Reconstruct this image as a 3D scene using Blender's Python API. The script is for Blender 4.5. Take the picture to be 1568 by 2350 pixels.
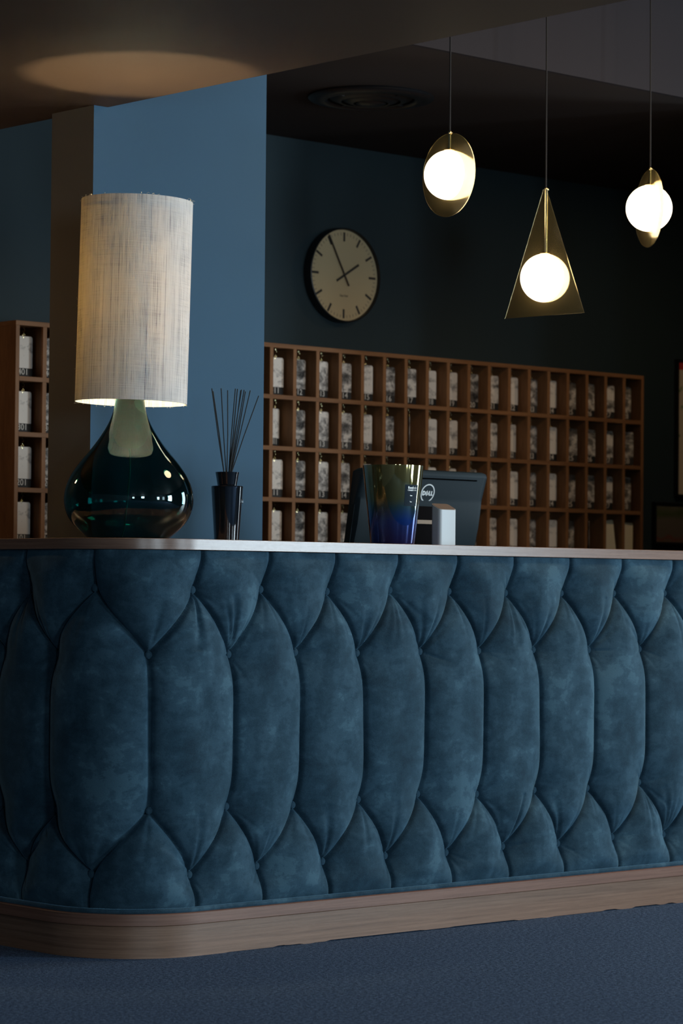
import bpy, bmesh, math, random
import numpy as np
from mathutils import Vector, Matrix

for o in list(bpy.data.objects): bpy.data.objects.remove(o)
S = bpy.context.scene
COL = S.collection
R = math.radians
rnd = random.Random(7)

# ------------------------------------------------------------ camera
CAMH, YAW, PITCH, ROLL, FPX = 1.0175, 0.832065, 0.028127, 0.008804, 6207.4
cyw, syw, cp, sp = math.cos(YAW), math.sin(YAW), math.cos(PITCH), math.sin(PITCH)
F = Vector((cyw*cp, syw*cp, sp)); R0 = Vector((syw, -cyw, 0)); U0 = R0.cross(F)
Rv = R0*math.cos(ROLL) + U0*math.sin(ROLL); Uv = -R0*math.sin(ROLL) + U0*math.cos(ROLL)
cd = bpy.data.cameras.new('camera'); cam = bpy.data.objects.new('camera', cd); COL.objects.link(cam)
cd.sensor_fit = 'HORIZONTAL'; cd.sensor_width = 24.0; cd.lens = FPX/1568*24.0
m = Matrix((Rv, Uv, -F)).transposed().to_4x4(); m.translation = Vector((0, 0, CAMH)); cam.matrix_world = m
cd.clip_start = .05; cd.clip_end = 60
cd.dof.use_dof = True; cd.dof.focus_distance = 7.9; cd.dof.aperture_fstop = 5.0
S.camera = cam

# ------------------------------------------------------------ world, exposure
W = bpy.data.worlds.new('world'); S.world = W; W.use_nodes = True
W.node_tree.nodes['Background'].inputs[0].default_value = (.35, .5, .7, 1)
W.node_tree.nodes['Background'].inputs[1].default_value = .05
S.view_settings.view_transform = 'Standard'; S.view_settings.look = 'None'
S.view_settings.exposure = 0.0; S.view_settings.gamma = 1.0; S.view_settings.use_curve_mapping = False

# ------------------------------------------------------------ daylight through the windows of the lobby
def window_light(loc, target, w, h, power, col):
    L = bpy.data.lights.new('window_daylight', 'AREA'); L.shape = 'RECTANGLE'; L.size = w; L.size_y = h
    L.energy = power; L.color = col
    o = bpy.data.objects.new('window_daylight', L); COL.objects.link(o); o.location = loc
    d = Vector(target) - Vector(loc); o.rotation_euler = d.to_track_quat('-Z', 'Y').to_euler(); return o
COOL = (.72, .89, 1.0)
window_light((10.9, -1.35, 1.6), (0, -1.35, 1.6), 2.2, 2.2, 540, COOL)
window_light((10.9, 4.6, 1.6), (0, 4.6, 1.6), 1.0, 2.1, 85, COOL)
window_light((9.6, -3.9, 1.5), (9.6, 8, 1.5), .9, 1.5, 30, COOL)
window_light((7.5, -3.9, 1.45), (7.5, 8, 1.45), .8, 1.3, 100, COOL)
window_light((2.4, -3.9, 1.7), (2.4, 8, 1.7), 1.0, 1.0, 105, COOL)
window_light((-1.0, -3.9, 1.5), (-1.0, 8, 1.5), .8, 1.0, 60, COOL)
def warm_light(loc, size, power, col=(1, .70, .42), shape='DISK'):
    L = bpy.data.lights.new('ceiling_warm_glow', 'AREA'); L.shape = shape; L.size = size; L.energy = power; L.color = col
    o = bpy.data.objects.new('ceiling_warm_glow', L); COL.objects.link(o); o.location = loc; return o
warm_light((7.0, 4.9, 3.39), .9, 38)
warm_light((8.9, 6.9, 2.815), .12, 5)  # unseen warm spot added to brighten the frames at the far right
pl_ = bpy.data.lights.new('unseen_warm_glow', 'POINT'); pl_.energy = 8; pl_.color = (1, .62, .30); pl_.shadow_soft_size = .06  # unseen warm source added left of view, no fixture built
po_ = bpy.data.objects.new('unseen_warm_glow', pl_); COL.objects.link(po_); po_.location = (4.1, 7.75, 1.95)

# ------------------------------------------------------------ node helpers / materials
def mat(name, col=(.5, .5, .5), rough=.5, metal=0, **kw):
    m = bpy.data.materials.new(name); m.use_nodes = True
    b = m.node_tree.nodes['Principled BSDF']
    b.inputs['Base Color'].default_value = (*col, 1); b.inputs['Roughness'].default_value = rough
    b.inputs['Metallic'].default_value = metal
    for k, v in kw.items():
        k = k.replace('_', ' ')
        b.inputs[k].default_value = (*v, 1) if isinstance(v, tuple) and len(v) == 3 else v
    return m
class NT:
    def __init__(s, m): s.t = m.node_tree; s.b = s.t.nodes['Principled BSDF']
    def n(s, ty, **kw):
        x = s.t.nodes.new('ShaderNode' + ty)
        for k, v in kw.items(): setattr(x, k, v)
        return x
    def l(s, a, b): s.t.links.new(a, b)
    def coord(s, scale=(1, 1, 1), out='Object', loc=(0, 0, 0), rot=(0, 0, 0)):
        tc = s.n('TexCoord'); mp = s.n('Mapping'); mp.inputs['Scale'].default_value = scale
        mp.inputs['Location'].default_value = loc; mp.inputs['Rotation'].default_value = rot
        s.l(tc.outputs[out], mp.inputs['Vector']); return mp.outputs[0]
    def noise(s, vec, scale, detail=4, rough=.55, dist=0):
        x = s.n('TexNoise'); x.inputs['Scale'].default_value = scale; x.inputs['Detail'].default_value = detail
        x.inputs['Roughness'].default_value = rough; x.inputs['Distortion'].default_value = dist
        s.l(vec, x.inputs['Vector']); return x.outputs['Fac']
    def ramp(s, fac, stops):
        x = s.n('ValToRGB'); e = x.color_ramp.elements
        while len(e) > len(stops): e.remove(e[-1])
        while len(e) < len(stops): e.new(.5)
        for i, (p, c) in enumerate(stops):
            e[i].position = p; e[i].color = (*c, 1) if len(c) == 3 else c
        s.l(fac, x.inputs[0]); return x.outputs[0]
    def math(s, op, a, b=None, clamp=False):
        x = s.n('Math', operation=op); x.use_clamp = clamp
        for i, v in enumerate((a, b)):
            if v is None: continue
            if isinstance(v, (int, float)): x.inputs[i].default_value = v
            else: s.l(v, x.inputs[i])
        return x.outputs[0]
    def mix(s, fac, a, b, mode='MIX'):
        x = s.n('MixRGB', blend_type=mode)
        for i, v in enumerate((fac, a, b)):
            if isinstance(v, (int, float)): x.inputs[i].default_value = v
            elif isinstance(v, tuple): x.inputs[i].default_value = (*v, 1)
            else: s.l(v, x.inputs[i])
        return x.outputs[0]
    def bump(s, h, strength=.3, dist=.002, prev=None):
        x = s.n('Bump'); x.inputs['Strength'].default_value = strength; x.inputs['Distance'].default_value = dist
        s.l(h, x.inputs['Height'])
        if prev is not None: s.l(prev, x.inputs['Normal'])
        s.l(x.outputs[0], s.b.inputs['Normal']); return x.outputs[0]
    def base(s, c): s.l(c, s.b.inputs['Base Color'])

def wood(name, dark, light, grain=(1, 30, 30), rough=.42, coat=0., spec=.5):
    m = mat(name, light, rough); t = NT(m); v = t.coord(grain)
    n1 = t.noise(v, 3, 6, .6, .4); v2 = t.coord(tuple(g*4 for g in grain)); n2 = t.noise(v2, 8, 3, .7)
    f = t.math('ADD', t.math('MULTIPLY', n1, .65), t.math('MULTIPLY', n2, .35))
    t.base(t.ramp(f, [(.32, dark), (.62, light), (.8, tuple(c*1.15 for c in light))]))
    t.bump(n2, .12, .001); t.b.inputs['Coat Weight'].default_value = coat; t.b.inputs['Coat Roughness'].default_value = .24; t.b.inputs['Specular IOR Level'].default_value = spec
    t.l(t.math('ADD', t.math('MULTIPLY', n2, .12), rough-.06), t.b.inputs['Roughness'])
    return m
PLINTH = wood('plinth_walnut', (.15, .078, .046), (.29, .165, .105), (.8, .8, 42), .34, .25, .5)
WALNUT = wood('walnut_laminate', (.14, .072, .05), (.25, .145, .10), (1.2, 1.2, 50), .25, .22, .6)
SHELFW = wood('pigeonhole_wood', (.15, .068, .030), (.27, .132, .058), (3, 3, .45), .55, 0, .2)
SHELFH = wood('pigeonhole_wood_along', (.15, .068, .030), (.265, .130, .058), (.45, 9, 9), .55, 0, .2)
def velvet():
    m = mat('blue_velvet', (.03, .1, .16), .85); t = NT(m)
    a = t.noise(t.coord((1, 1, .6)), 6.0, 7, .62, .15); b = t.noise(t.coord((.8, .8, 1.3), loc=(5, 2, 1)), 17, 7, .68, .25)
    c = t.noise(t.coord((1, 1, 1)), 420, 2, .6)
    f = t.math('ADD', t.math('MULTIPLY', a, .6), t.math('MULTIPLY', b, .4))
    col = t.ramp(f, [(.40, (.012, .031, .050)), (.46, (.019, .049, .075)), (.495, (.025, .060, .091)), (.515, (.034, .077, .114)), (.555, (.040, .089, .130)), (.585, (.064, .135, .186))])
    t.base(t.mix(.25, col, t.ramp(c, [(.3, (.012, .034, .055)), (.7, (.055, .125, .18))])))
    t.bump(t.math('ADD', c, t.math('MULTIPLY', b, 1.5)), .35, .0008)
    t.b.inputs['Sheen Weight'].default_value = .55; t.b.inputs['Sheen Roughness'].default_value = .4
    t.b.inputs['Sheen Tint'].default_value = (.22, .5, .75, 1); t.b.inputs['Specular IOR Level'].default_value = .15
    return m
VELVET = velvet()
def paint(name, col, rough=.65, b=.06):
    m = mat(name, col, rough); t = NT(m); t.b.inputs['Specular IOR Level'].default_value = .12
    n = t.noise(t.coord(), 260, 2); n2 = t.noise(t.coord(loc=(3, 1, 2)), 1.3, 3)
    t.base(t.ramp(n2, [(.3, tuple(c*.94 for c in col)), (.7, tuple(c*1.06 for c in col))])); t.bump(n, b, .0006); return m
BLUEP = paint('blue_wall_paint', (.046, .110, .182), .6)
DIMBLUEP = paint('dimmed_blue_wall_paint', (.025, .041, .049), .6)  # the pillar's blue, darkened in colour for the weaker light at the back
CEILLOW = paint('taupe_ceiling_paint', (.098, .062, .042), .6)
CEILBK = paint('black_ceiling_paint', (.040, .031, .028), .7)
BULK = paint('charcoal_bulkhead_paint', (.027, .023, .026), .7)
ROOMP = paint('lobby_wall_paint', (.10, .11, .12), .8)
def carpet():
    m = mat('blue_loop_carpet', (.03, .05, .1), .95); t = NT(m)
    v = t.coord((1, 1, 1), rot=(0, 0, R(12)))
    w = t.n('TexWave'); w.wave_type = 'BANDS'; w.bands_direction = 'X'; w.inputs['Scale'].default_value = 38
    w.inputs['Distortion'].default_value = 2.5; w.inputs['Detail'].default_value = 3; w.inputs['Detail Scale'].default_value = 4
    t.l(v, w.inputs['Vector'])
    n = t.math('ADD', t.math('MULTIPLY', t.noise(v, 88, 3, .8), .75), t.math('MULTIPLY', t.noise(v, 190, 3, .7), .25)); big = t.noise(t.coord(), 3.5, 4, .6)
    f = t.math('ADD', t.math('MULTIPLY', w.outputs['Fac'], .12), t.math('MULTIPLY', n, .88))
    c = t.ramp(f, [(.42, (.009, .016, .030)), (.49, (.033, .056, .100)), (.57, (.105, .165, .27))])
    spk = t.noise(t.coord(loc=(4, 4, 0)), 95, 1, .5)
    c = t.mix(t.ramp(spk, [(.76, (0, 0, 0)), (.80, (.8, .8, .8))]), c, (.12, .2, .28))
    t.base(t.mix(t.math('MULTIPLY', big, .35), c, (.020, .034, .058)))
    t.bump(f, .6, .004); t.b.inputs['Sheen Weight'].default_value = .06; t.b.inputs['Sheen Tint'].default_value = (.3, .5, .9, 1); t.b.inputs['Specular IOR Level'].default_value = .1
    return m
CARPET = carpet()
BRASS = mat('polished_brass', (.9, .72, .38), .18, 1)
BLACK = mat('black_satin', (.006, .007, .009), .4)
CORD = mat('black_fabric_cord', (.012, .011, .012), .8)
DARKIN = mat('dark_carcass', (.02, .015, .012), .7)

# ------------------------------------------------------------ mesh helpers
def newmesh(name, verts, faces, mt=None, smooth=False):
    me = bpy.data.meshes.new(name); me.from_pydata([tuple(v) for v in verts], [], faces); me.update()
    if mt: me.materials.append(mt)
    if smooth: me.shade_smooth()
    return me
def link(name, me, parent=None, loc=None, rot=None, label=None, cat=None, group=None, kind=None):
    o = bpy.data.objects.new(name, me); COL.objects.link(o)
    if parent is not None: o.parent = parent
    if loc is not None: o.location = loc
    if rot is not None: o.rotation_euler = rot
    if label: o['label'] = label
    if cat: o['category'] = cat
    if group: o['group'] = group
    if kind: o['kind'] = kind
    return o
def thing(name, label, cat, loc=(0, 0, 0), rz=0, group=None):
    return link(name, None, None, loc, (0, 0, rz), label, cat, group)
def box(x0, x1, y0, y1, z0, z1, name='box', mt=None, bevel=0, seg=2):
    bm = bmesh.new(); bmesh.ops.create_cube(bm, size=1)
    for v in bm.verts:
        v.co = Vector(((x0+x1)/2+v.co.x*(x1-x0), (y0+y1)/2+v.co.y*(y1-y0), (z0+z1)/2+v.co.z*(z1-z0)))
    if bevel: bmesh.ops.bevel(bm, geom=bm.edges[:], offset=bevel, segments=seg, affect='EDGES', profile=.5)
    me = bpy.data.meshes.new(name); bm.to_mesh(me); bm.free()
    if mt: me.materials.append(mt)
    if bevel and seg > 1: shade(me, 35)
    return me
def shade(me, ang=35):
    me.shade_smooth()
    try: me.set_sharp_from_angle(angle=R(ang))
    except Exception: pass
def lathe(prof, n=64, name='lathe', mt=None, closed=False, ang=50):
    vs, fs = [], []
    for r, z in prof:
        for i in range(n):
            a = 2*math.pi*i/n; vs.append((r*math.cos(a), r*math.sin(a), z))
    m_ = len(prof)
    for j in range(m_ if closed else m_-1):
        k = (j+1) % m_
        for i in range(n):
            i2 = (i+1) % n; fs.append((j*n+i, j*n+i2, k*n+i2, k*n+i))
    if not closed:
        if prof[0][0] > 1e-6: fs.append(tuple(reversed(range(n))))
        if prof[-1][0] > 1e-6: fs.append(tuple((m_-1)*n+i for i in range(n)))
    me = newmesh(name, vs, fs, mt); bm = bmesh.new(); bm.from_mesh(me)
    bmesh.ops.remove_doubles(bm, verts=bm.verts, dist=1e-6); bmesh.ops.recalc_face_normals(bm, faces=bm.faces)
    bm.to_mesh(me); bm.free(); shade(me, ang); return me
def prism(poly, z0, z1, name='prism', mt=None, bevel=0, seg=2, ang=35):
    n = len(poly); vs = [(x, y, z0) for x, y in poly]+[(x, y, z1) for x, y in poly]
    fs = [tuple(reversed(range(n))), tuple(range(n, 2*n))]+[(i, (i+1) % n, n+(i+1) % n, n+i) for i in range(n)]
    bm = bmesh.new(); bv = [bm.verts.new(v) for v in vs]
    for f in fs: bm.faces.new([bv[i] for i in f])
    bmesh.ops.recalc_face_normals(bm, faces=bm.faces)
    if bevel:
        es = [e for e in bm.edges if abs(e.verts[0].co.z-e.verts[1].co.z) < 1e-6]
        bmesh.ops.bevel(bm, geom=es, offset=bevel, segments=seg, affect='EDGES', profile=.5)
    me = bpy.data.meshes.new(name); bm.to_mesh(me); bm.free()
    if mt: me.materials.append(mt)
    shade(me, ang); return me
def tube(pts, r, n=8, name='tube', mt=None):
    pts = [Vector(p) for p in pts]; vs, fs = [], []; up = Vector((0, 0, 1))
    for i, p in enumerate(pts):
        d = (pts[min(i+1, len(pts)-1)]-pts[max(i-1, 0)]).normalized()
        a = d.cross(up if abs(d.z) < .95 else Vector((1, 0, 0))).normalized(); b = d.cross(a)
        for k in range(n):
            t = 2*math.pi*k/n; vs.append(p+(a*math.cos(t)+b*math.sin(t))*r)
    for i in range(len(pts)-1):
        for k in range(n): fs.append((i*n+k, i*n+(k+1) % n, (i+1)*n+(k+1) % n, (i+1)*n+k))
    fs += [tuple(reversed(range(n))), tuple(range((len(pts)-1)*n, len(pts)*n))]
    me = newmesh(name, vs, fs, mt); bm = bmesh.new(); bm.from_mesh(me); bmesh.ops.recalc_face_normals(bm, faces=bm.faces)
    bm.to_mesh(me); bm.free(); shade(me, 50); return me
def sphere(r, u=24, v=14, mt=None, sz=1., name='sphere'):
    bm = bmesh.new(); bmesh.ops.create_uvsphere(bm, u_segments=u, v_segments=v, radius=r)
    for w in bm.verts: w.co.z *= sz
    me = bpy.data.meshes.new(name); bm.to_mesh(me); bm.free()
    if mt: me.materials.append(mt)
    me.shade_smooth(); return me
def merge(meshes, name, mt=None):
    bm = bmesh.new()
    for me in meshes: bm.from_mesh(me)
    me = bpy.data.meshes.new(name); bm.to_mesh(me); bm.free()
    if mt: me.materials.append(mt)
    return me
def move(me, loc=(0, 0, 0), rot=None, scale=None):
    M = Matrix.Translation(loc)
    if rot is not None: M = M @ rot
    if scale is not None: M = M @ Matrix.Diagonal((*scale, 1))
    me.transform(M); me.update(); return me
def text(s, size, mt, name='text', spacing=1., off=0., ext=.0002):
    cu = bpy.data.curves.new(name, 'FONT'); cu.body = s; cu.size = size; cu.align_x = 'CENTER'; cu.align_y = 'CENTER'
    cu.space_character = spacing; cu.offset = off; cu.extrude = ext; cu.resolution_u = 3
    ob = bpy.data.objects.new(name, cu); COL.objects.link(ob)
    dg = bpy.context.evaluated_depsgraph_get(); me = bpy.data.meshes.new_from_object(ob.evaluated_get(dg))
    bpy.data.objects.remove(ob); bpy.data.curves.remove(cu)
    me.materials.clear(); me.materials.append(mt)
    me.transform(Matrix.Rotation(R(90), 4, 'X')); return me        # reads from -Y
def rrect(w, h, r, n=6):
    out = []
    for cx, cy, a0 in ((w/2-r, h/2-r, 0), (-w/2+r, h/2-r, 90), (-w/2+r, -h/2+r, 180), (w/2-r, -h/2+r, 270)):
        for i in range(n+1):
            a = R(a0+90*i/n); out.append((cx+r*math.cos(a), cy+r*math.sin(a)))
    return out
def plate_xz(poly, y0, y1, mt, name='plate', bevel=0):             # outline in X-Z, thickness in Y
    me = prism(poly, -y1, -y0, name, mt, bevel); me.transform(Matrix.Rotation(R(90), 4, 'X')); return me

# ------------------------------------------------------------ the setting
def struct(name, me, label=None): return link(name, me, kind='structure', label=label)
YW = 8.1475; ZB = 2.8233; YC = 6.4498; ZL = 2.49; XB = 5.038
struct('floor', box(-2.2, 11.2, -4.2, 8.35, -.1, 0, 'floor', CARPET))
struct('wall_back', box(-2.2, 11.2, YW, YW+.2, 0, 3.5, 'wall', DIMBLUEP))
struct('wall_left', box(-2.2, -2.0, -4.2, YW, 0, 3.5, 'wall', ROOMP))
struct('wall_front', box(-2.2, 11.2, -4.2, -4.0, 0, 3.5, 'wall', ROOMP))
struct('wall_right', box(11.0, 11.2, -4.0, YW, 0, 3.5, 'wall', ROOMP))
struct('wall_daylight_block', box(7.80, 11.0, YC, YC+.15, 0, ZB, 'wall', BLUEP))  # unseen wall added to keep window daylight off the right shelves
struct('ceiling_low', box(-2.0, XB, -4.0, YW, ZL, ZL+.12, 'ceiling', CEILLOW))
struct('ceiling_high', box(-2.0, 11.0, -4.0, YW, 3.4, 3.5, 'ceiling', CEILBK))
struct('ceiling_back', box(XB, 11.0, YC+.02, YW, ZB, ZB+.1, 'ceiling', CEILBK))
struct('trim_bulkhead', box(XB, 11.0, YC, YC+.02, ZB, 3.4, 'trim', BULK))
PX0, PX1, PY0, PY1 = 4.985, 5.681, 6.616, 6.832
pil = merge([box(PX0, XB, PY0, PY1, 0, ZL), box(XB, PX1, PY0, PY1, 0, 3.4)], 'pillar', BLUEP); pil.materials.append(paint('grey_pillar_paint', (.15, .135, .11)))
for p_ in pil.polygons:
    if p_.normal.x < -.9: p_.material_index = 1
struct('wall_pillar', pil)

# ------------------------------------------------------------ ceiling vent
vent = thing('ceiling_vent', 'round black concentric ring air vent in the dark ceiling', 'vent', (6.731, 7.249, ZB))
VM = mat('black_vent_metal', (.012, .012, .013), .3)
link('outer_ring', lathe([(.160, 0), (.228, 0), (.232, -.006), (.226, -.012), (.170, -.020), (.160, -.012)], 72, 'ring', VM, True), vent)
for k, (a, b, z) in enumerate(((.112, .150, -.016), (.066, .104, -.022))):
    link('cone_ring', lathe([(a, .004+z), (b, z+.012), (b+.002, z+.008), (a+.004, z-.006), (a-.003, z-.004)], 64, 'ring', VM, True), vent)
link('centre_disc', lathe([(0.0, -.020), (.05, -.022), (.056, -.026), (.04, -.032), (0, -.033)], 48, 'disc', VM), vent)
link('duct', lathe([(.0, -.0008), (.165, -.0008), (.165, -.002), (0, -.002)], 48, 'duct', mat('vent_dark', (.004, .004, .005), .9)), vent)
link('spoke', merge([box(-.16, .16, -.004, .004, -.016, -.006), box(-.004, .004, -.16, .16, -.016, -.006)], 'spoke', VM), vent)

# ------------------------------------------------------------ upholstered reception counter
CX, CYc, RG, RS = 4.755, 6.089, .212, .187
XEND, YEND = 7.55, 6.60
SARC = -RS*math.pi/2
def onpath(s, o):
    s = np.asarray(s, float); o = np.asarray(o, float); th = np.clip(-s/RS, 0, math.pi/2); r = RG+o
    x = np.where(s >= 0, CX+s, CX-r*np.sin(th)); y = np.where(s >= 0, CYc-r, CYc-r*np.cos(th))
    y = np.where(s < SARC, CYc+(SARC-s), y); return x, y
def frame_at(s):
    th = min(max(-s/RS, 0), math.pi/2); return Vector((-math.sin(th), -math.cos(th), 0))   # outward normal
rr = random.Random(11); jit = lambda a: rr.uniform(-a, a)
P = .25; K = range(-5, 13)
A_ = {k: (.028+P*k+jit(.004), 1.010+jit(.003)) for k in K}
B_ = {k: (.155+P*k+jit(.004), .829+jit(.004)) for k in K}
C_ = {k: (.157+P*k+jit(.005), .394+jit(.008)) for k in K}
D_ = {k: (.024+P*k+jit(.005), .221+jit(.005)) for k in K}
segs = []
for k in K:
    segs.append((A_[k], (A_[k][0]+.012, 1.16))); segs.append((A_[k], B_[k])); segs.append((B_[k], C_[k])); segs.append((C_[k], D_[k])); segs.append((D_[k], (D_[k][0]+.008, .06)))
    if k-1 in B_: segs.append((A_[k], B_[k-1])); segs.append((C_[k-1], D_[k]))
def panel_height(s, z):
    acc = np.zeros_like(s)
    for (a, b) in segs:
        ax, az = a; bx, bz = b; dx, dz = bx-ax, bz-az; L2 = dx*dx+dz*dz
        msk = (s > min(ax, bx)-.2) & (s < max(ax, bx)+.2)
        S_, Z_ = s[msk], z[msk]
        t = np.clip(((S_-ax)*dx+(Z_-az)*dz)/L2, 0, 1)
        # diagonal seams bow a little, like the folded pleats
        d = np.hypot(S_-(ax+t*dx), Z_-(az+t*dz))+1e-5
        acc[msk] += d**-5.
    D = acc**(-1/5.); u = np.clip(D/.112, 0, 1)
    gt = np.clip((z-1.045)/.085, 0, 1); gb = np.clip((.195-z)/.085, 0, 1); g_ = np.maximum(gt, gb); g_ = g_*g_*(3-2*g_)
    nb = np.full_like(s, 9.)
    for grp in (A_, B_, C_, D_):
        for bs, bz in grp.values(): nb = np.minimum(nb, np.hypot(s-bs, z-bz))
    q_ = np.clip(nb/.15, 0, 1); H0 = .036+.038*(1-(1-q_)**2.2)
    prw = np.clip(1-(1-u)**2.25, 0, 1)**.46; prn = np.clip(1-(1-np.clip(D/.020, 0, 1))**2.2, 0, 1)**.5
    fl = .030*(1-(1-np.clip(nb/.10, 0, 1))**2.0); h = (fl+(H0-fl)*prw)*(1-g_)+(.040+.016*prn)*g_
    h *= .84+.16*np.clip((1.122-z)/.03, 0, 1)**.5
    h *= .80+.20*np.clip((z-.128)/.04, 0, 1)**.5
    h += .0014*np.sin(s*23+np.sin(z*11)*1.3)*np.sin(z*17+1.7*np.sin(s*9))*u
    r2 = random.Random(5)
    for grp, amp, dirn in ((A_, .018, -1), (B_, .028, 1), (C_, .017, -1), (D_, .030, 1)):
        for k, (bs, bz) in grp.items():
            ds, dz = s-bs, z-bz; r = np.hypot(ds, dz); msk = r < .17
            if not msk.any(): continue
            th = np.arctan2(ds[msk], dz[msk]*dirn); rm = r[msk]; w = np.zeros_like(rm)
            for q in range(5):
                c = r2.uniform(-.95, .95); wd = r2.uniform(.05, .10); le = r2.uniform(.06, .15); g = r2.uniform(.3, 1.)
                w -= g*np.exp(-((th-c)/wd)**2)*np.exp(-(rm/le)**2)*np.clip(rm/.02, 0, 1)
            for q in range(3):
                c = r2.choice((-1, 1))*r2.uniform(1.4, 2.8); wd = r2.uniform(.07, .12)
                w -= .5*np.exp(-((th-c)/wd)**2)*np.exp(-(rm/.05)**2)
            h[msk] += amp*w*u[msk]**.5*r2.uniform(.35, 1.1)
            h[msk] -= .004*np.exp(-(rm/.012)**2)
    h -= .010*np.exp(-(D/.0050)**2)*(1-.4*g_)
    return np.maximum(h, -.022)
s_arr = np.arange(SARC-(YEND-CYc), XEND-CX+.0001, .0034); z_arr = np.arange(.1265, 1.1215, .0040)
SS, ZZ = np.meshgrid(s_arr, z_arr, indexing='ij'); HH = panel_height(SS, ZZ)
XX, YY = onpath(SS, HH)
ns, nz = SS.shape
# closed shell: back sheet joined along the rim so that the upholstery has depth
Vf = np.stack([XX, YY, ZZ], -1).reshape(-1, 3)
idx = np.arange(ns*nz).reshape(ns, nz)
q = np.stack([idx[:-1, :-1], idx[:-1, 1:], idx[1:, 1:], idx[1:, :-1]], -1).reshape(-1, 4)[:, ::-1]
rim = np.concatenate([idx[:, 0], idx[-1, 1:], idx[::-1, -1][1:], idx[0, ::-1][1:-1]])
rb = Vf[rim].copy(); srim = SS.reshape(-1)[rim]; bx_, by_ = onpath(srim, np.full(len(srim), -.035)); rb[:, 0] = bx_; rb[:, 1] = by_
nR = len(rim); base0 = len(Vf); Vall = np.concatenate([Vf, rb])
rq = np.stack([rim, np.roll(rim, -1), base0+np.roll(np.arange(nR), -1), base0+np.arange(nR)], -1)
Q = np.concatenate([q, rq])
me = bpy.data.meshes.new('tufted_panel'); me.vertices.add(len(Vall)); me.vertices.foreach_set('co', Vall.astype(np.float32).ravel())
me.loops.add(Q.size); me.loops.foreach_set('vertex_index', Q.astype(np.int32).ravel()); me.polygons.add(len(Q))
me.polygons.foreach_set('loop_start', np.arange(0, Q.size, 4, dtype=np.int32)); me.update(calc_edges=True); me.validate()
me.materials.append(VELVET); me.shade_smooth()
counter = thing('reception_counter', 'reception counter with deep-buttoned blue velvet front and walnut plinth', 'counter', (0, 0, 0))
link('tufted_panel', me, counter)
def band(o0, o1, z0, z1, name, mt, s0=SARC-(YEND-CYc), s1=XEND-CX, bev=.0015, jag=False):
    ss = list(np.arange(s0, SARC, .05))+list(np.linspace(SARC, 0, 28))+list(np.arange(.02, s1, .02))+[s1]
    vs, fs = [], []; r3 = random.Random(3); zj = 0
    for i, s in enumerate(ss):
        xo, yo = onpath(s, o1); xi, yi = onpath(s, o0); zb = z0
        if jag:
            if r3.random() < .25: zj = r3.choice((0, 0, .0012, .0025, .004))
            zb = z0+(zj if s > .1 else 0)
        vs += [(xo, yo, zb), (xo, yo, z1-bev), ((xo*.98+xi*.02), (yo*.98+yi*.02), z1), (xi, yi, z1), (xi, yi, z0)]
    for i in range(len(ss)-1):
        for k in range(5): fs.append((i*5+k, i*5+(k+1) % 5, (i+1)*5+(k+1) % 5, (i+1)*5+k))
    fs += [(0, 1, 2, 3, 4), tuple(reversed([(len(ss)-1)*5+k for k in range(5)]))]
    me = newmesh(name, vs, fs, mt); bm = bmesh.new(); bm.from_mesh(me); bmesh.ops.recalc_face_normals(bm, faces=bm.faces); bm.to_mesh(me); bm.free()
    shade(me, 30); return me
link('plinth_board', band(-.03, .077, 0.0, .0885, 'plinth', PLINTH, jag=True), counter)
link('plinth_trim', band(-.03, .088, .0905, .1215, 'trim', wood('trim_walnut', (.15, .072, .048), (.27, .142, .10), (.8, .8, 46), .36, .1, .45)), counter)
ps = list(np.arange(SARC-(YEND-CYc), SARC, .03))+list(np.linspace(SARC, 0, 24))+list(np.arange(.02, XEND-CX, .02))
px_, py_ = onpath(ps, np.full(len(ps), .066))
link('piping', tube([(a, b, .1275) for a, b in zip(px_, py_)], .0072, 10, 'piping', VELVET), counter)
bmesh_btn = sphere(.0108, 18, 10, VELVET, .55, 'button')
for grp in (A_, B_, C_, D_):
    for k, (bs, bz) in grp.items():
        if bs < SARC-(YEND-CYc)+.03 or bs > XEND-CX-.03: continue
        n = frame_at(bs); bx, by = onpath(bs, .0135)
        o = link('button', bmesh_btn, counter, (float(bx), float(by), bz)); o.rotation_euler = n.to_track_quat('Z', 'Y').to_euler()
# carcass behind the upholstery
def outline(o, x1, y1, n=20):
    pts = [(CX-(RG+o), y1)]
    for i in range(n+1):
        th = math.pi/2*(1-i/n); pts.append((CX-(RG+o)*math.sin(th), CYc-(RG+o)*math.cos(th)))
    pts += [(x1, CYc-(RG+o)), (x1, y1)]; return pts
link('carcass', prism(outline(-.04, XEND-.01, 6.42), .0, 1.116, 'carcass', DARKIN), counter)
ctop = link('countertop', prism(outline(.068, 7.62, 6.44, 28), 1.1195, 1.15, 'countertop', WALNUT, .001, 1, 30), None, (0, 0, 0), None,
            'long walnut countertop with rounded end on the velvet counter', 'countertop')

# rear desk behind the counter
desk = thing('desk', 'lower staff desk hidden behind the counter under the monitor', 'desk', (5.9, 6.46, 0))
link('desktop', box(0, 1.6, 0, .62, .86, .89, 'desktop', WALNUT, .002), desk)
for x in (0.02, 1.55): link('side_panel', box(x, x+.03, .02, .60, 0, .86, 'side', WALNUT), desk)

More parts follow.
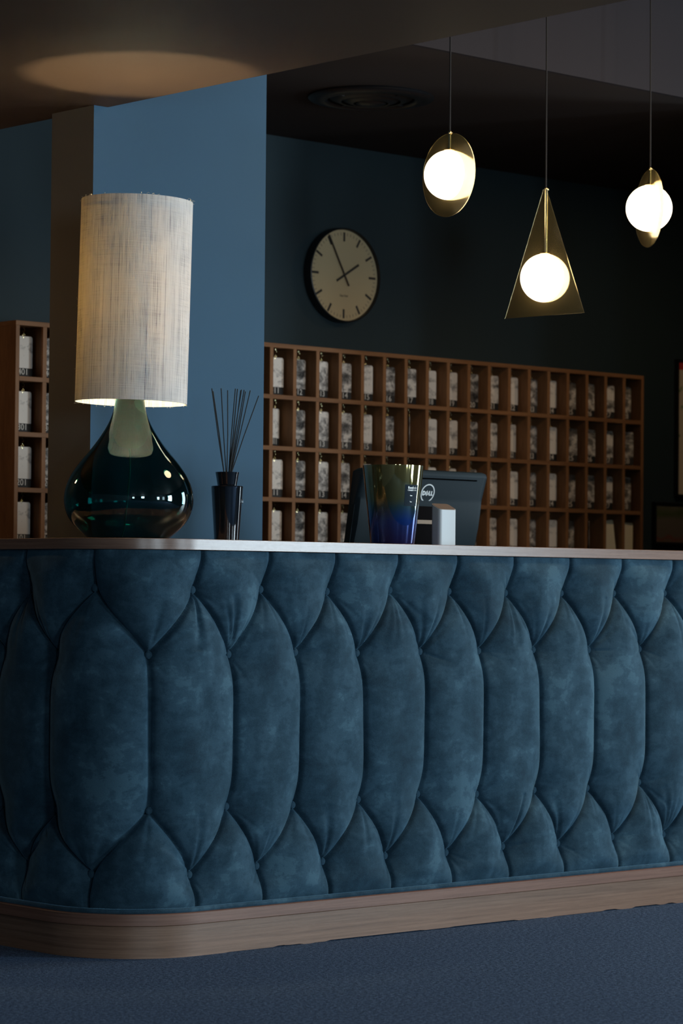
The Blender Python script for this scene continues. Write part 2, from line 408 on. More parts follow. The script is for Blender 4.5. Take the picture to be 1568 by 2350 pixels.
# ------------------------------------------------------------ pigeonhole unit
UX0, UYS, UZT, URP, UW, UT = 5.6304, 7.9075, 1.9557, .19907, .12, .0168
unit = thing('pigeonhole_unit', 'long walnut pigeonhole unit with rows of numbered key compartments', 'shelving', (UX0, UYS, 0))
NR_, NC_ = 5, 28; L = NC_*UW; DEP = YW-UYS-.001
for r in range(NR_+1):
    z = UZT-r*URP; e_ = UT/2 if r in (0, NR_) else -UT/2; link('shelf_board', box(-e_, L+e_, 0, DEP-.012, z-UT/2, z+UT/2, 'board', SHELFH, .0008, 1), unit)
zb = UZT-NR_*URP
for x in (0, L): link('side_panel', box(x-UT/2, x+UT/2, -.0006, DEP-.012, zb+UT/2, UZT-UT/2, 'side', SHELFW, .0008, 1), unit)
dv = box(-UT/2, UT/2, .0005, DEP-.013, -URP+UT/2, -UT/2, 'divider', SHELFW)
for r in range(NR_):
    for c in range(1, NC_): link('divider', dv, unit, (c*UW, 0, UZT-r*URP))
link('back_panel', box(-UT/2, L+UT/2, DEP-.012, DEP, zb-UT/2, UZT+UT/2, 'back', SHELFW), unit)
hp = [(0, 0, 0), (0, 0, -.006)]+[(.0055*math.sin(a), 0, -.0115-.0055*(1-0)*(-math.cos(a))*1.0) for a in [R(t) for t in range(0, 250, 25)]]
hook = tube([(p[0], 0, p[2]) for p in hp], .0011, 6, 'hook', BRASS)

def tag_material():
    m = mat('printed_photo_tag', (.5, .48, .45), .6, 0, Specular_IOR_Level=.15); t = NT(m)
    oi = t.n('ObjectInfo'); sep = t.n('SeparateColor'); t.l(oi.outputs['Color'], sep.inputs[0])
    tc = t.n('TexCoord'); sx = t.n('SeparateXYZ'); t.l(tc.outputs['Object'], sx.inputs[0])
    cmb = t.n('CombineXYZ'); sd = t.math('MULTIPLY', sep.outputs[0], 57.)
    t.l(t.math('ADD', t.math('MULTIPLY', sx.outputs['X'], .8), sd), cmb.inputs[0]); t.l(sd, cmb.inputs[1]); t.l(sx.outputs['Z'], cmb.inputs[2])
    n1 = t.noise(cmb.outputs[0], 17, 5, .6, 1.2); n2 = t.noise(cmb.outputs[0], 95, 3, .6, .6)
    cm2 = t.n('CombineXYZ'); t.l(sd, cm2.inputs[0]); t.l(sx.outputs['Z'], cm2.inputs[2]); n3 = t.noise(cm2.outputs[0], 24, 1, .5)
    f = t.math('ADD', t.math('ADD', t.math('MULTIPLY', n1, .45), t.math('MULTIPLY', n2, .2)), t.math('MULTIPLY', n3, .35))
    f = t.math('ADD', f, t.math('MULTIPLY', t.math('SUBTRACT', sep.outputs[1], .5), .35))
    pic = t.ramp(f, [(.38, (.03, .028, .028)), (.46, (.17, .16, .15)), (.51, (.44, .41, .38)), (.57, (.72, .67, .61))])
    strip = t.math('LESS_THAN', sx.outputs['Z'], -.0415)
    dk = t.mix(sep.outputs[2], (.012, .012, .012), (.085, .08, .075))
    t.base(t.mix(strip, pic, dk)); return m
TAGM = tag_material(); NUMM = mat('printed_number', (.55, .52, .47), .7, 0, Specular_IOR_Level=.1); BACKM = mat('cream_card', (.78, .70, .52), .6)
CW, CH = .080, .147
card = plate_xz(rrect(CW, CH, .009), -.0008, .0008, TAGM, 'card')
beads = merge([move(sphere(.0034, 10, 7), (x, -.001, z)) for x, z in ((-.004, CH/2+.0035), (.004, CH/2+.0045), (.0, CH/2+.0095))] +
              [tube([(0, -.0016, CH/2-.006), (-.003, -.0018, CH/2), (-.004, -.001, CH/2+.003)], .0008, 5)], 'bead_chain', BRASS); beads.shade_smooth()
ROWN = ['top row', 'second row', 'third row', 'fourth row']
PICT = {1: 'pale snow scene', 2: 'dark figures', 11: 'pale sky over a hillside', 12: 'mottled grey photo', 13: 'dark shape on pale ground', 14: 'figure with streaks', 15: 'pale speckled photo', 16: 'dark-topped photo',
        17: 'grey sky over white bars', 18: 'pale blocks', 19: 'plain pale photo', 20: 'dark patches', 21: 'dark spot on pale ground', 22: 'plain light grey photo', 23: 'dark mottled photo', 24: 'bright pale photo',
        25: 'half grey half white photo', 26: 'banded grey photo', 27: 'small dark spot', 28: 'streaky grey photo'}
BRI = {1: .72, 2: .45, 11: .68, 12: .5, 13: .5, 14: .5, 15: .62, 16: .42, 17: .5, 18: .62, 19: .66, 20: .5, 21: .6, 22: .66, 23: .38, 24: .72, 25: .45, 26: .5, 27: .52, 28: .5}
YAWS = {(1, 11): 24, (1, 14): -12, (1, 17): 49, (1, 28): -32, (2, 13): -6, (1, 26): -12, (1, 25): -20, (0, 27): -14, (2, 22): -6, (1, 22): 12, (3, 26): 48, (3, 24): -12, (0, 12): 4, (0, 18): 4, (3, 11): 0}
numcache = {}
cols = [1, 2]+list(range(11, 29))
for r in range(4):
    for c in cols:
        gx = (c-.5)*UW; zt = UZT-r*URP-UT/2
        if not (r == 3 and c >= 27) and c != 0:
            link('hook', hook, unit, (gx, .048, zt))
        if r == 3 and c >= 27: continue
        yaw = YAWS.get((r, c), rnd.uniform(-5, 6)); num = str(4-r)+'%02d' % c
        zc = zt-.0335-CH/2
        t = thing('key_tag', '%s key tag, %s, hanging in the %s of pigeonholes' % (num, PICT[c], ROWN[r]), 'key tag',
                  (UX0+gx, UYS+(.050 if abs(yaw) < 40 else .044), zc), R(yaw), 'photo key tags in the pigeonholes')
        cc = link('card', card, t); cc.color = ((c*.37) % 1.0, BRI[c], rnd.choice((.1, .2, .8, .3)), 1)
        if num not in numcache: numcache[num] = text(num, .031, NUMM, 'number', 1., .0002)
        link('number', numcache[num], t, (0, -.0010, -.0555)); link('bead_chain', beads, t)
env1 = plate_xz(rrect(.076, .148, .01), -.0015, .0015, BACKM, 'card')
link('blank_card', env1, None, (UX0+26.5*UW-.004, UYS+.030, UZT-4*URP+UT/2+.0815), (R(-2), R(-6.5), 0), 'blank cream card leaning in the second-last pigeonhole of the fourth row', 'card')
link('blank_card', env1, None, (UX0+27.5*UW, UYS+.032, UZT-4*URP+UT/2+.0745), (0, 0, R(3)), 'blank cream card upright in the rightmost pigeonhole of the fourth row', 'card')

# ------------------------------------------------------------ wall clock
CR = .1855
clk = thing('wall_clock', 'round wall clock, cream dial in a black case, showing five to two', 'clock', (7.392, YW, 2.290))
def yl(me): me.transform(Matrix.Rotation(R(90), 4, 'X')); return me    # lathe axis -> -Y (towards the room)
FACEM = mat('cream_dial', (.50, .40, .24), .7, 0, Specular_IOR_Level=.1)
link('case', yl(lathe([(0, .001), (.190, .001), (.1925, .006), (.1925, .040), (.1915, .046), (.1875, .048), (CR, .044), (CR, .030), (0, .030)], 96, 'case', BLACK)), clk)
link('dial', yl(lathe([(0, .0305), (CR-.0004, .0305), (CR-.0004, .033), (0, .033)], 96, 'dial', FACEM)), clk)
mk = lambda r0, r1, w, y0, y1: plate_xz([(-w/2, r0), (w/2, r0), (w/2, r1), (-w/2, r1)], y0, y1, None)
MKM = mat('black_print', (.008, .01, .01), .5); hm = mk(CR*.745, CR*.945, CR*.052, -.034, -.0332); hm.materials.append(MKM)
for k in range(12): link('hour_mark', hm, clk, (0, 0, 0), (0, R(30*k), 0))
mm = []
for k in range(60):
    if k % 5: q_ = mk(CR*.875, CR*.94, CR*.018, -.0337, -.0332); q_.transform(Matrix.Rotation(R(6*k), 4, 'Y')); mm.append(q_)
link('minute_marks', merge(mm, 'minute_marks', mat('faint_print', (.25, .20, .13), .6)), clk, kind='stuff')
hh = mk(-CR*.26, CR*.50, CR*.048, -.0372, -.0355); hh.materials.append(MKM); link('hour_hand', hh, clk, (0, 0, 0), (0, R(58.5), 0))
mh = mk(-CR*.26, CR*.97, CR*.034, -.0402, -.0385); mh.materials.append(MKM); link('minute_hand', mh, clk, (0, 0, 0), (0, R(-29), 0))
link('lettering', text('Stay Oud', .0125, MKM, 'lettering', .95), clk, (0, -.0335, -CR*.45))

# ------------------------------------------------------------ framed pictures at the right of the back wall
def poster_mat():
    m = mat('poster_print', (.4, .37, .3), .5); t = NT(m); tc = t.n('TexCoord'); sx = t.n('SeparateXYZ'); t.l(tc.outputs['Object'], sx.inputs[0])
    red = t.math('GREATER_THAN', sx.outputs['Z'], .268)
    n = t.noise(t.coord((1, 1, 1)), 22, 2, .5); g = t.ramp(n, [(.60, (.62, .54, .42)), (.66, (.22, .30, .15))])
    t.base(t.mix(red, g, (.55, .05, .04))); return m
def green_mat():
    m = mat('landscape_print', (.2, .2, .15), .5); t = NT(m); tc = t.n('TexCoord'); sx = t.n('SeparateXYZ'); t.l(tc.outputs['Object'], sx.inputs[0])
    n = t.noise(t.coord((1, 1, 2)), 12, 3, .5); z = t.math('ADD', t.math('MULTIPLY', sx.outputs['Z'], 6.), t.math('MULTIPLY', n, .35))
    t.base(t.ramp(t.math('ADD', z, .35), [(.05, (.13, .09, .07)), (.12, (.17, .05, .04)), (.2, (.12, .10, .085)), (.6, (.13, .11, .09)), (.8, (.06, .085, .03)), (1., (.13, .12, .09))])); return m
def framed(name, x0, x1, z0, z1, pm, label, fm):
    f = thing(name, label, 'picture', ((x0+x1)/2, YW, (z0+z1)/2)); w, h = x1-x0, z1-z0; e = .010
    link('print', box(-w/2, w/2, -.014, -.011, -h/2, h/2, 'print', pm), f)
    link('frame', merge([box(-w/2-e, -w/2, -.022, 0, -h/2-e, h/2+e), box(w/2, w/2+e, -.022, 0, -h/2-e, h/2+e), box(-w/2, w/2, -.022, 0, h/2, h/2+e), box(-w/2, w/2, -.022, 0, -h/2-e, -h/2), box(-w/2, w/2, -.011, 0, -h/2, h/2)], 'frame', fm), f)
    return f
framed('framed_poster', 9.492, 9.92, 1.462, 2.072, poster_mat(), 'framed poster with red top band at the right edge of the dark wall', BLACK)
framed('framed_picture', 9.340, 9.72, 1.240, 1.412, green_mat(), 'small dim framed landscape picture below the poster', BLACK)

# ------------------------------------------------------------ pendant lamps
def globe_mat():
    m = mat('lit_opal_glass', (1, .95, .85), .3); b = m.node_tree.nodes['Principled BSDF']
    b.inputs['Emission Color'].default_value = (1, .83, .58, 1); b.inputs['Emission Strength'].default_value = 5.2; return m
GLOBE = globe_mat()
def amber():
    m = mat('smoked_bronze_glass', (.62, .50, .26), .16); b = m.node_tree.nodes['Principled BSDF']
    b.inputs['Transmission Weight'].default_value = .93; b.inputs['Specular IOR Level'].default_value = .12; b.inputs['IOR'].default_value = 1.14
    b.inputs['Coat Weight'].default_value = .0; return m
AMBER = amber()
YP = 6.3
def pendant(x, zg, gr, poly, yaw, ztop, label, off=0):
    p = thing('pendant_lamp', label, 'pendant lamp', (x, YP, zg), 0, 'pendant lamps over the counter')
    link('globe', sphere(gr, 64, 40, GLOBE, 1, 'globe'), p)
    pl = plate_xz(poly, -.0015, .0015, AMBER, 'plate', .0004)
    link('glass_plate', pl, p, (0, 0, 0), (0, 0, R(yaw)))
    link('stem', tube([(-.004, -.008, gr-.004), (-.004, -.008, ztop)], .0042 if gr < .0815 else .0062, 14, 'stem', BRASS), p)
    link('finial', merge([move(sphere(.006, 14, 10), (-.004, -.008, ztop+.002)), move(sphere(.005, 14, 10), (.005, -.006, ztop+.001))], 'finial', BRASS), p)
    link('collar', move(lathe([(0, 0), (.016, 0), (.018, .004), (.010, .009), (0, .010)], 28, 'collar', BRASS), (-.001, -.003, gr-.004)), p)
    link('cord', tube([(-.004, -.008, ztop), (-.003, -.006, (ztop+3.4-zg)/2), (0, 0, 3.4-zg)], .0028, 8, 'cord', CORD), p)
    return p
def disc(r, n=72): return [(r*math.cos(2*math.pi*i/n), r*math.sin(2*math.pi*i/n)) for i in range(n)]
# yaw: rotation of the plate about the vertical (0 = parallel to the counter front)
pendant(6.200, 2.374, .0810, disc(.1370), -42-54+0, .1370, 'leftmost pendant: lit globe through an oval-looking bronze glass disc')
pendant(6.659, 2.074, .0818, [(-.168, -.128), (.168, -.128), (.006, .302), (-.006, .302)], -42-42, .300, 'middle pendant: lit globe on a triangular bronze glass plate with brass rods')
pendant(7.192, 2.365, .0812, disc(.1370), -42-75.6, .1370, 'rightmost pendant: lit globe cut by a nearly edge-on bronze glass disc')

# ------------------------------------------------------------ table lamp
LX, LY, ZT = 4.778, 6.150, 1.15
lamp = thing('table_lamp', 'large table lamp with drop-shaped teal glass base and tall linen drum shade', 'lamp', (LX, LY, ZT))
TILT = Matrix.Rotation(.021, 4, Vector((F.x, F.y, 0)).normalized())
prof = [(.0, 0), (.100, 0), (.108, .002), (.116, .008), (.129, .020), (.143, .033), (.157, .048), (.169, .067), (.1765, .090), (.1795, .113), (.178, .135), (.171, .162), (.160, .187), (.148, .206), (.132, .229), (.115, .250), (.098, .272), (.083, .295), (.069, .318), (.057, .342), (.049, .364), (.0440, .385), (.0415, .402), (.0405, .43), (.040, .46)]
def smooth_prof(p, n=3):
    for _ in range(n):
        q = [p[0]]
        for a, b in zip(p[:-1], p[1:]): q += [(a[0]*.75+b[0]*.25, a[1]*.75+b[1]*.25), (a[0]*.25+b[0]*.75, a[1]*.25+b[1]*.75)]
        p = q+[p[-1]]
    return p
prof = [(r*(1+.040*min(max((.34-z)/.12, 0), 1)), z) for r, z in prof]
outer = smooth_prof(prof[1:], 2); outer = [(0, 0)]+outer
th = .0035; inner = [(max(r-th, 0), z) for r, z in outer[1:]]; inner = [(r, max(z, .006)) for r, z in inner]; inner = [(0, .006)]+inner
GL = mat('teal_glass', (.02, .22, .21), .015); gb = GL.node_tree.nodes['Principled BSDF']
gb.inputs['Transmission Weight'].default_value = 1; gb.inputs['IOR'].default_value = 1.5
full = outer+[(inner[-1][0], outer[-1][1])]+list(reversed(inner))
link('glass_base', lathe(full, 128, 'glass_base', GL, True, 60), lamp, (-.002, .002, 0))
NECK = mat('frosted_lining', (.27, .22, .12), .55)
lin = [(.036, .458), (.0362, .43), (.037, .402), (.0395, .385), (.043, .366), (.047, .346), (.050, .325), (.050, .305), (.046, .288), (.038, .274), (.024, .264), (0, .260)]
link('inner_collar', lathe(lin, 40, 'collar', NECK), lamp)
link('inner_cord', tube([(-.004, 0, .29), (0, 0, .2), (-.008, 0, .12), (-.016, .004, .03), (-.02, .01, .008)], .0022, 8, 'cord', mat('clear_cord', (.35, .55, .5), .4)), lamp)
link('lamp_rod', tube([(0, 0, .455), (0, 0, .60)], .006, 10, 'rod', BRASS), lamp)
SH0, SH1 = .394, .976
def linen():
    m = bpy.data.materials.new('woven_linen'); m.use_nodes = True; t = NT(m); tr = t.t
    tc = t.n('TexCoord'); sx = t.n('SeparateXYZ'); t.l(tc.outputs['Object'], sx.inputs[0])
    ang = t.math('ARCTAN2', sx.outputs['Y'], sx.outputs['X']); u = t.math('MULTIPLY', ang, .1605)
    def uv(su, sz, o=0):
        c = t.n('CombineXYZ'); t.l(t.math('ADD', t.math('MULTIPLY', u, su), o), c.inputs[0]); t.l(t.math('MULTIPLY', sx.outputs['Z'], sz), c.inputs[1]); return c.outputs[0]
    thr = t.noise(uv(330, 1.2), 1, 2, .6); thr2 = t.noise(uv(90, 3, 7), 1, 3, .6); slub = t.noise(uv(260, 16, 3), 1, 2, .5)
    w = t.math('SINE', t.math('MULTIPLY', sx.outputs['Z'], 2*math.pi/.0030)); wu = t.math('SINE', t.math('MULTIPLY', u, 2*math.pi/.0042))
    hz = t.noise(uv(8, 300, 2), 1, 2, .6)
    cloud = t.noise(uv(14, 9, 1), 1, 3, .6)
    h = t.math('ADD', t.math('MULTIPLY', t.math('ADD', w, 1), .09), t.math('MULTIPLY', t.math('ADD', wu, 1), .10))
    h = t.math('ADD', h, t.math('ADD', t.math('MULTIPLY', thr, .62), t.math('MULTIPLY', slub, .30)))
    h = t.math('ADD', h, t.math('ADD', t.math('MULTIPLY', thr2, .22), t.math('MULTIPLY', hz, .22)))
    h = t.math('ADD', h, t.math('MULTIPLY', cloud, .25))
    col = t.ramp(t.math('MULTIPLY', h, .72), [(.50, (.035, .05, .075)), (.57, (.30, .33, .36)), (.62, (.66, .70, .71)), (.74, (.84, .90, .93))])
    t.base(col); t.b.inputs['Roughness'].default_value = .9; t.b.inputs['Specular IOR Level'].default_value = .1
    t.bump(h, .5, .0015)
    trl = t.n('BsdfTranslucent'); t.l(t.mix(1., col, (1.0, .70, .34), 'MULTIPLY'), trl.inputs[0])
    mx = t.n('MixShader'); mx.inputs[0].default_value = .22; out = tr.nodes['Material Output']
    t.l(t.b.outputs[0], mx.inputs[1]); t.l(trl.outputs[0], mx.inputs[2]); t.l(mx.outputs[0], out.inputs[0]); return m
LIN = linen()
def tilted(me): me.transform(Matrix.Translation((0, 0, .385)) @ TILT @ Matrix.Translation((0, 0, -.385))); return me
shade_me = lathe([(.1610, SH0), (.1612, SH0+.002), (.1605, SH1-.002), (.1603, SH1), (.1590, SH1), (.1596, SH0)], 160, 'lamp_shade', LIN, True, 40)
shd = link('lamp_shade', shade_me, lamp); shd.matrix_local = Matrix.Translation((0, 0, .385)) @ TILT @ Matrix.Translation((0, 0, -.385))
LINE = mat('cream_lining', (.75, .68, .5), .7)
fr = random.Random(9); threads = []
for i in range(60):
    a = fr.uniform(0, 2*math.pi) if i > 7 else fr.choice((-2.25, -1.9, -2.0, -.9, -1.2))+fr.uniform(-.1, .1); r = .1600
    top = fr.random() < .55; z = SH1 if top else SH0; sg = 1 if top else -1; big = i < 8; ln = fr.uniform(.003, .007)*(1.7 if big else 1)
    x, y = r*math.cos(a), r*math.sin(a); dx, dy = fr.uniform(-1, 1)*ln, fr.uniform(-1, 1)*ln
    threads.append(tube([(x, y, z-sg*.002), (x+dx*.5, y+dy*.5, z+sg*ln*.7), (x+dx, y+dy, z+sg*ln*fr.uniform(.3, 1.1)), (x+dx*1.8, y+dy*1.2, z+sg*ln*fr.uniform(.2, .8))], .00035, 4))
for i in range(40):
    a = fr.uniform(0, 2*math.pi); z = fr.uniform(SH0, SH1); r = .1608; ln = fr.uniform(.002, .006)
    x, y = math.cos(a), math.sin(a); threads.append(tube([(x*r, y*r, z), (x*(r+ln*.6), y*(r+ln*.6), z+fr.uniform(-1, 1)*ln), (x*(r+ln), y*(r+ln), z+fr.uniform(-2, 2)*ln)], .0002, 4))
fo = link('loose_threads', merge(threads, 'threads', LINE), shd, kind='stuff')
link('spider_ring', merge([tilted(tube([(.156*math.cos(a), .156*math.sin(a), SH1-.03) for a in np.linspace(0, 2*math.pi, 49)], .0015, 6))]+
     [tilted(tube([(0, 0, .60), (.158*math.cos(a), .158*math.sin(a), .60)], .0015, 6)) for a in (0, 2.09, 4.19)], 'spider', BRASS), lamp)
BULB = mat('lit_bulb', (1, .8, .6), .4); bb = BULB.node_tree.nodes['Principled BSDF']
bb.inputs['Emission Color'].default_value = (1, .83, .52, 1); bb.inputs['Emission Strength'].default_value = 640
link('bulb', move(lathe([(0, -.03), (.012, -.028), (.024, -.017), (.029, 0), (.025, .016), (.013, .027), (0, .03)], 28, 'bulb', BULB), (.004, 0, .656)), lamp)
link('bulb_socket', lathe([(0, .598), (.013, .598), (.014, .615), (.014, .632), (0, .632)], 24, 'socket', BRASS), lamp)

# ------------------------------------------------------------ reed diffuser
dif = thing('reed_diffuser', 'tapered black glass reed diffuser with thin black sticks beside the lamp', 'diffuser', (5.267, 6.300, ZT))
DG = mat('black_gloss_glass', (.004, .006, .009), .04, 0); DG.node_tree.nodes['Principled BSDF'].inputs['Coat Weight'].default_value = 1
link('bottle', lathe([(0, 0), (.035, 0), (.0372, .003), (.0478, .167), (.0485, .172), (.0470, .174), (.030, .1745), (0, .1745)], 64, 'bottle', DG, False, 30), dif)
link('neck', lathe([(0, .173), (.0285, .173), (.0358, .214), (.0362, .216), (.0335, .2165), (.0315, .205), (0, .203)], 56, 'neck', DG, False, 30), dif)
REED = mat('black_reed', (.012, .014, .015), .7)
Rh = Vector((Rv.x, Rv.y, 0)).normalized(); Fh = Vector((F.x, F.y, 0)).normalized(); dr = random.Random(4)
for tx, tz in ((-37, 348), (-36, 344), (-16, 349), (0, 343), (16, 350), (21, 349), (29, 345), (31, 346), (37, 346), (39, 344), (51, 345), (70, 334)):
    ux = max(min(tx*.12, 6), -7)+dr.uniform(-1, 1); uy = dr.uniform(-6, 6)
    tip = Rh*(tx*.00132)+Fh*dr.uniform(-.05, .05)+Vector((0, 0, (tz+8)*.00132)); bs = Rh*(ux*.00132)+Fh*uy*.00132+Vector((0, 0, .195))
    mid = (tip+bs)/2+Rh*dr.uniform(-.002, .002)
    link('reed', tube([bs, (bs+mid)/2, mid, (tip+mid)/2, tip], .0016, 6, 'reed', REED), dif)
link('badge', box(-.006, .006, -.0035, 0, -.006, .006, 'badge', mat('silver_badge', (.6, .65, .7), .3, 1), .001), dif, Rh*.0455+Vector((0, 0, .128)), (0, R(4), R(50)))

# ------------------------------------------------------------ glass vase
vs = thing('glass_vase', 'tall tapered glass vase, olive above fading to deep blue, standing on the counter', 'vase', (5.724, 6.050, ZT))
def vase_mat():
    m = mat('ombre_mirrored_glass', (.1, .1, .1), .06, .0); t = NT(m); tc = t.n('TexCoord'); sx = t.n('SeparateXYZ'); t.l(tc.outputs['Object'], sx.inputs[0])
    n = t.noise(t.coord((30, 30, 6)), 1, 3, .6)
    z = t.math('ADD', t.math('MULTIPLY', sx.outputs['Z'], 4.05), t.math('MULTIPLY', t.math('SUBTRACT', n, .5), .12))
    t.base(t.ramp(z, [(.02, (.006, .02, .16)), (.30, (.01, .07, .36)), (.47, (.06, .13, .15)), (.58, (.17, .17, .06)), (1., (.24, .20, .07))]))
    t.b.inputs['Metallic'].default_value = .75; t.b.inputs['Coat Weight'].default_value = 1; t.b.inputs['Coat Roughness'].default_value = .02; return m
VM2 = vase_mat()
link('body', lathe([(0, 0), (.062, 0), (.0665, .003), (.0685, .008), (.0945, .244), (.0945, .2455), (.0925, .2455), (.0915, .243), (.0665, .014), (.060, .008), (0, .008)], 96, 'body', VM2, False, 40), vs)
lb = []; NL = 10
for i in range(NL+1):
    for zz in (.120, .185):
        a = math.atan2(-Fh.y, -Fh.x)+R(24)+R(34)*(i/NL)-0; r = .0685+(.0945-.0685)*(zz-.008)/.236+.0006; lb.append((r*math.cos(a), r*math.sin(a), zz))
lo = [(x*.99, y*.99, z) for x, y, z in lb]; n2 = len(lb)
fs = [(2*i, 2*i+2, 2*i+3, 2*i+1) for i in range(NL)]+[(n2+2*i+1, n2+2*i+3, n2+2*i+2, n2+2*i) for i in range(NL)]
link('label', newmesh('label', lb+lo, fs, mat('slate_label', (.022, .036, .05), .7, 0, Specular_IOR_Level=.08)), vs)
FOIL = mat('silver_foil', (.8, .8, .75), .3, .6)
def on_vase(txt, size, z, ac, sp=1.):
    me_ = text(txt, size, FOIL, 'lettering', sp); r = .0685+(.0945-.0685)*(z-.008)/.236+.0009; k = (.0945-.0685)/.236
    a0 = math.atan2(-Fh.y, -Fh.x)+ac
    for v in me_.vertices:
        rr_ = r+v.co.z*k-v.co.y*.5; a = a0+v.co.x/r; v.co = Vector((rr_*math.cos(a), rr_*math.sin(a), z+v.co.z))
    return me_
link('lettering', merge([on_vase('Baobab', .0105, .176, R(42), 1.15), on_vase('COLLECTION', .0058, .168, R(42)), on_vase('Saxe', .0048, .152, R(40)), on_vase('Test', .0045, .133, R(40))], 'lettering', FOIL), vs)

# ------------------------------------------------------------ silver speaker
spk = thing('desk_speaker', 'small upright silver box with slanted brown top right of the vase', 'speaker', (5.944, 6.050, ZT))
ALU = mat('brushed_aluminium', (.46, .50, .52), .5, .25)
w_, d_, hN, hB = .076, .042, .115, .135
bm = bmesh.new(); pr_ = rrect(w_, d_, .012, 6)
vb = [bm.verts.new((x, y, 0)) for x, y in pr_]; vt = [bm.verts.new((x, y, hN+(hB-hN)*(y+d_/2)/d_)) for x, y in pr_]; n_ = len(pr_)
bm.faces.new(list(reversed(vb))); bm.faces.new(vt)
for i in range(n_): bm.faces.new((vb[i], vb[(i+1) % n_], vt[(i+1) % n_], vt[i]))
me = bpy.data.meshes.new('body'); bm.to_mesh(me); bm.free(); me.materials.append(ALU); shade(me, 40); link('body', me, spk)
pr2 = rrect(w_-.004, d_-.004, .010, 6); sl = (hB-hN)/d_
vv = [(x, y, hN+(y+d_/2)*sl+.0012) for x, y in pr2]+[(x, y, hN+(y+d_/2)*sl-.002) for x, y in pr2]
link('top_grille', newmesh('grille', vv, [tuple(range(n_)), tuple(reversed(range(n_, 2*n_)))]+[(i+n_, (i+1) % n_+n_, (i+1) % n_, i) for i in range(n_)], mat('brown_grille', (.14, .10, .08), .6)), spk)

# ------------------------------------------------------------ monitor (seen from behind)
mon = thing('monitor', 'dark grey computer monitor seen from behind, with white ring logo', 'monitor', (6.115, 6.600, .89))
MONM = paint('satin_grey_plastic', (.013, .024, .032), .5, .1)
ZTOP = 1.4225-.89
prf = [(.012, 0), (.004, -.004), (0, -.014), (.0007, -.020), (.0247, -.094), (.0270, -.108), (.0285, -.122), (.040, -.19), (.056, -.250), (.078, -.350), (.090, -.358), (.130, -.36), (.134, -.352), (.102, -.25), (.040, -.003), (.036, 0)]
MW = .592
vs_, fs_ = [], []; nP = len(prf); xs = [0, .010, .030, MW-.030, MW-.010, MW]
for j, x in enumerate(xs):
    ins = {0: .012, 1: .003, 2: 0, 3: 0, 4: .003, 5: .012}[j]
    cyy = sum(p[0] for p in prf)/nP; czz = -.17
    for (y, z) in prf:
        f = 1-ins/.17; vs_.append((x, y+(ins*1.6 if y < .04+abs(z)*.2 else -ins*.2), czz+(z-czz)*f+ZTOP))
for j in range(len(xs)-1):
    for k in range(nP): fs_.append((j*nP+k, j*nP+(k+1) % nP, (j+1)*nP+(k+1) % nP, (j+1)*nP+k))
fs_ += [tuple(range(nP)), tuple(reversed(range((len(xs)-1)*nP, len(xs)*nP)))]
me = newmesh('housing', vs_, fs_, MONM); bm = bmesh.new(); bm.from_mesh(me); bmesh.ops.recalc_face_normals(bm, faces=bm.faces); bm.to_mesh(me); bm.free(); shade(me, 40)
link('housing', me, mon)
link('screen', newmesh('screen', [(.015, .0415, ZTOP-.012), (MW-.015, .0415, ZTOP-.012), (MW-.015, .1315, ZTOP-.34), (.015, .1315, ZTOP-.34), (.015, .044, ZTOP-.012), (MW-.015, .044, ZTOP-.012), (MW-.015, .134, ZTOP-.34), (.015, .134, ZTOP-.34)],
     [(3, 2, 1, 0), (4, 5, 6, 7), (0, 1, 5, 4), (1, 2, 6, 5), (2, 3, 7, 6), (3, 0, 4, 7)], mat('black_screen', (.004, .004, .005), .1)), mon)
bt = math.atan2(.0247, .08)     # slope of the upper back
def onback(me, x, dz, out=.0008):
    yb = .0007+(-dz-.020)*(.0240/.074); me.transform(Matrix.Rotation(bt, 4, 'X')); o = link(me.name, me, mon, (x, yb-out, ZTOP+dz)); return o
onback(box(.02, MW-.06, -.0004, .003, -.0022, .0022, 'vent_slot', mat('slot_black', (.001, .001, .001), 1, 0, Specular_IOR_Level=0.)), 0, -.030, .0014)
LOGO = mat('white_logo_print', (.75, .85, .9), .4)
def ring_xz(r0, r1, y, n=64):
    v, f = [], []
    for i in range(n):
        a = 2*math.pi*i/n
        for r, yy in ((r0, 0), (r1, 0), (r1, -y), (r0, -y)): v.append((r*math.cos(a), yy, r*math.sin(a)))
    for i in range(n):
        j = (i+1) % n
        for k in range(4): f.append((i*4+k, i*4+(k+1) % 4, j*4+(k+1) % 4, j*4+k))
    return newmesh('ring', v, f)
E_ = .0006
def poly(pts): return plate_xz(pts, -E_, .0, None)
hL = .0072
logo = [ring_xz(.0255, .0290, E_)]
logo.append(poly([(-.0228, -hL), (-.0182, -hL), (-.0182, hL), (-.0228, hL)]))
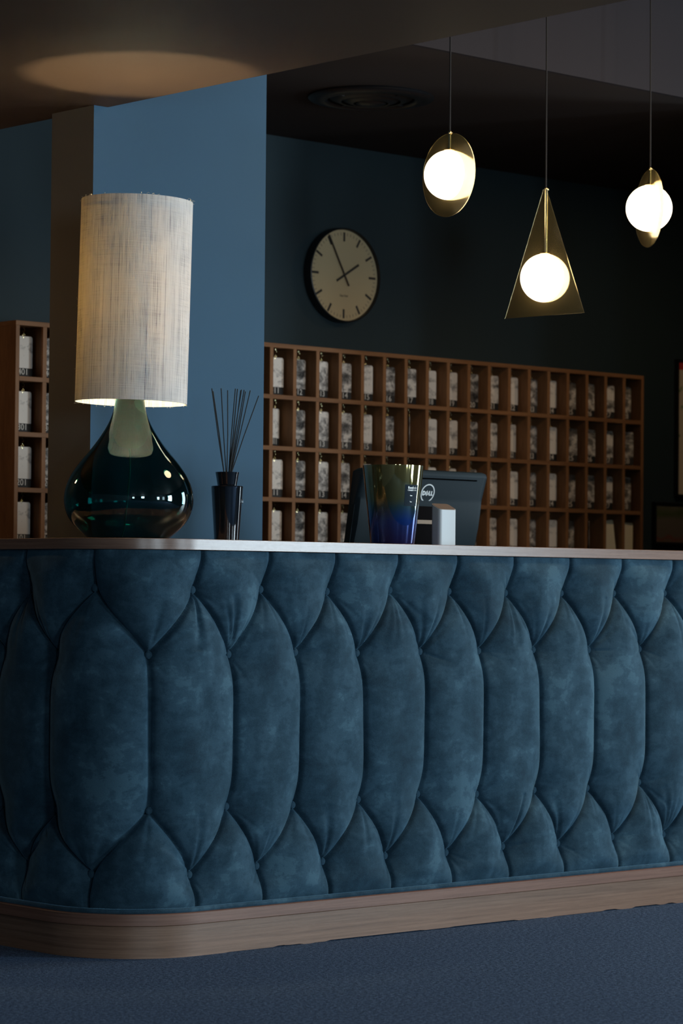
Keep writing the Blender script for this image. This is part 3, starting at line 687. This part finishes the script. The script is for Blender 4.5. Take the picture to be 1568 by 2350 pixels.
def arcpts(cx, ro, ri, a0, a1, n=10):
    o_ = [(cx+ro*math.cos(R(a0+(a1-a0)*i/n)), hL/ .0072*ro*math.sin(R(a0+(a1-a0)*i/n))) for i in range(n+1)]
    i_ = [(cx+ri*math.cos(R(a1+(a0-a1)*i/n)), ri*math.sin(R(a1+(a0-a1)*i/n))) for i in range(n+1)]; return o_+i_
logo.append(poly(arcpts(-.0165, .0072, .0034, -90, 90)))
logo += [poly([(-.0185, .0034), (-.0165, .0034), (-.0165, .0072), (-.0185, .0072)]), poly([(-.0185, -.0072), (-.0165, -.0072), (-.0165, -.0034), (-.0185, -.0034)])]
ce, se = math.cos(R(40)), math.sin(R(40))
def tilt(p): return [(x*ce-z*se-.0030, x*se+z*ce) for x, z in p]
for z0, z1 in ((.0035, .0062), (-.00135, .00135), (-.0062, -.0035)): logo.append(poly(tilt([(-.0062, z0), (.0058, z0), (.0058, z1), (-.0062, z1)])))
logo.append(poly(tilt([(-.0066, -.0062), (-.0036, -.0062), (-.0036, .0062), (-.0066, .0062)])))
for x in (.0048, .0142):
    logo.append(poly([(x, -hL), (x+.0042, -hL), (x+.0042, hL), (x, hL)])); logo.append(poly([(x, -hL), (x+.0088, -hL), (x+.0088, -hL+.0036), (x, -hL+.0036)]))
lgm = merge(logo, 'logo', LOGO); lgm.transform(Matrix.Diagonal((1.1, 1, 1.12, 1)))
onback(lgm, .310, -.079, .0006)
pc = [( .056, -.145), (.078, -.142), (.112, -.26), (.080, -.27)]
vv = [(-.0012+x0, y, z+ZTOP) for x0 in (0, .002) for (y, z) in [(.048, -.125), (.066, -.122), (.098, -.262), (.075, -.266)]]
link('port_cover', newmesh('port_cover', vv, [(0, 1, 2, 3), (7, 6, 5, 4), (0, 4, 5, 1), (1, 5, 6, 2), (2, 6, 7, 3), (3, 7, 4, 0)], MONM), mon)
link('stand_neck', box(.225, .335, -.012, .03, .02, ZTOP-.125, 'neck', mat('matt_black', (.004, .004, .005), .9, 0, Specular_IOR_Level=.05), .004), mon)
link('hinge_plate', box(.222, .338, -.016, -.012, ZTOP-.185, ZTOP-.172, 'hinge', mat('tan_metal', (.22, .16, .10), .5)), mon)
link('stand_foot', box(.17, .39, -.05, .16, 0, .014, 'foot', BLACK, .004), mon)
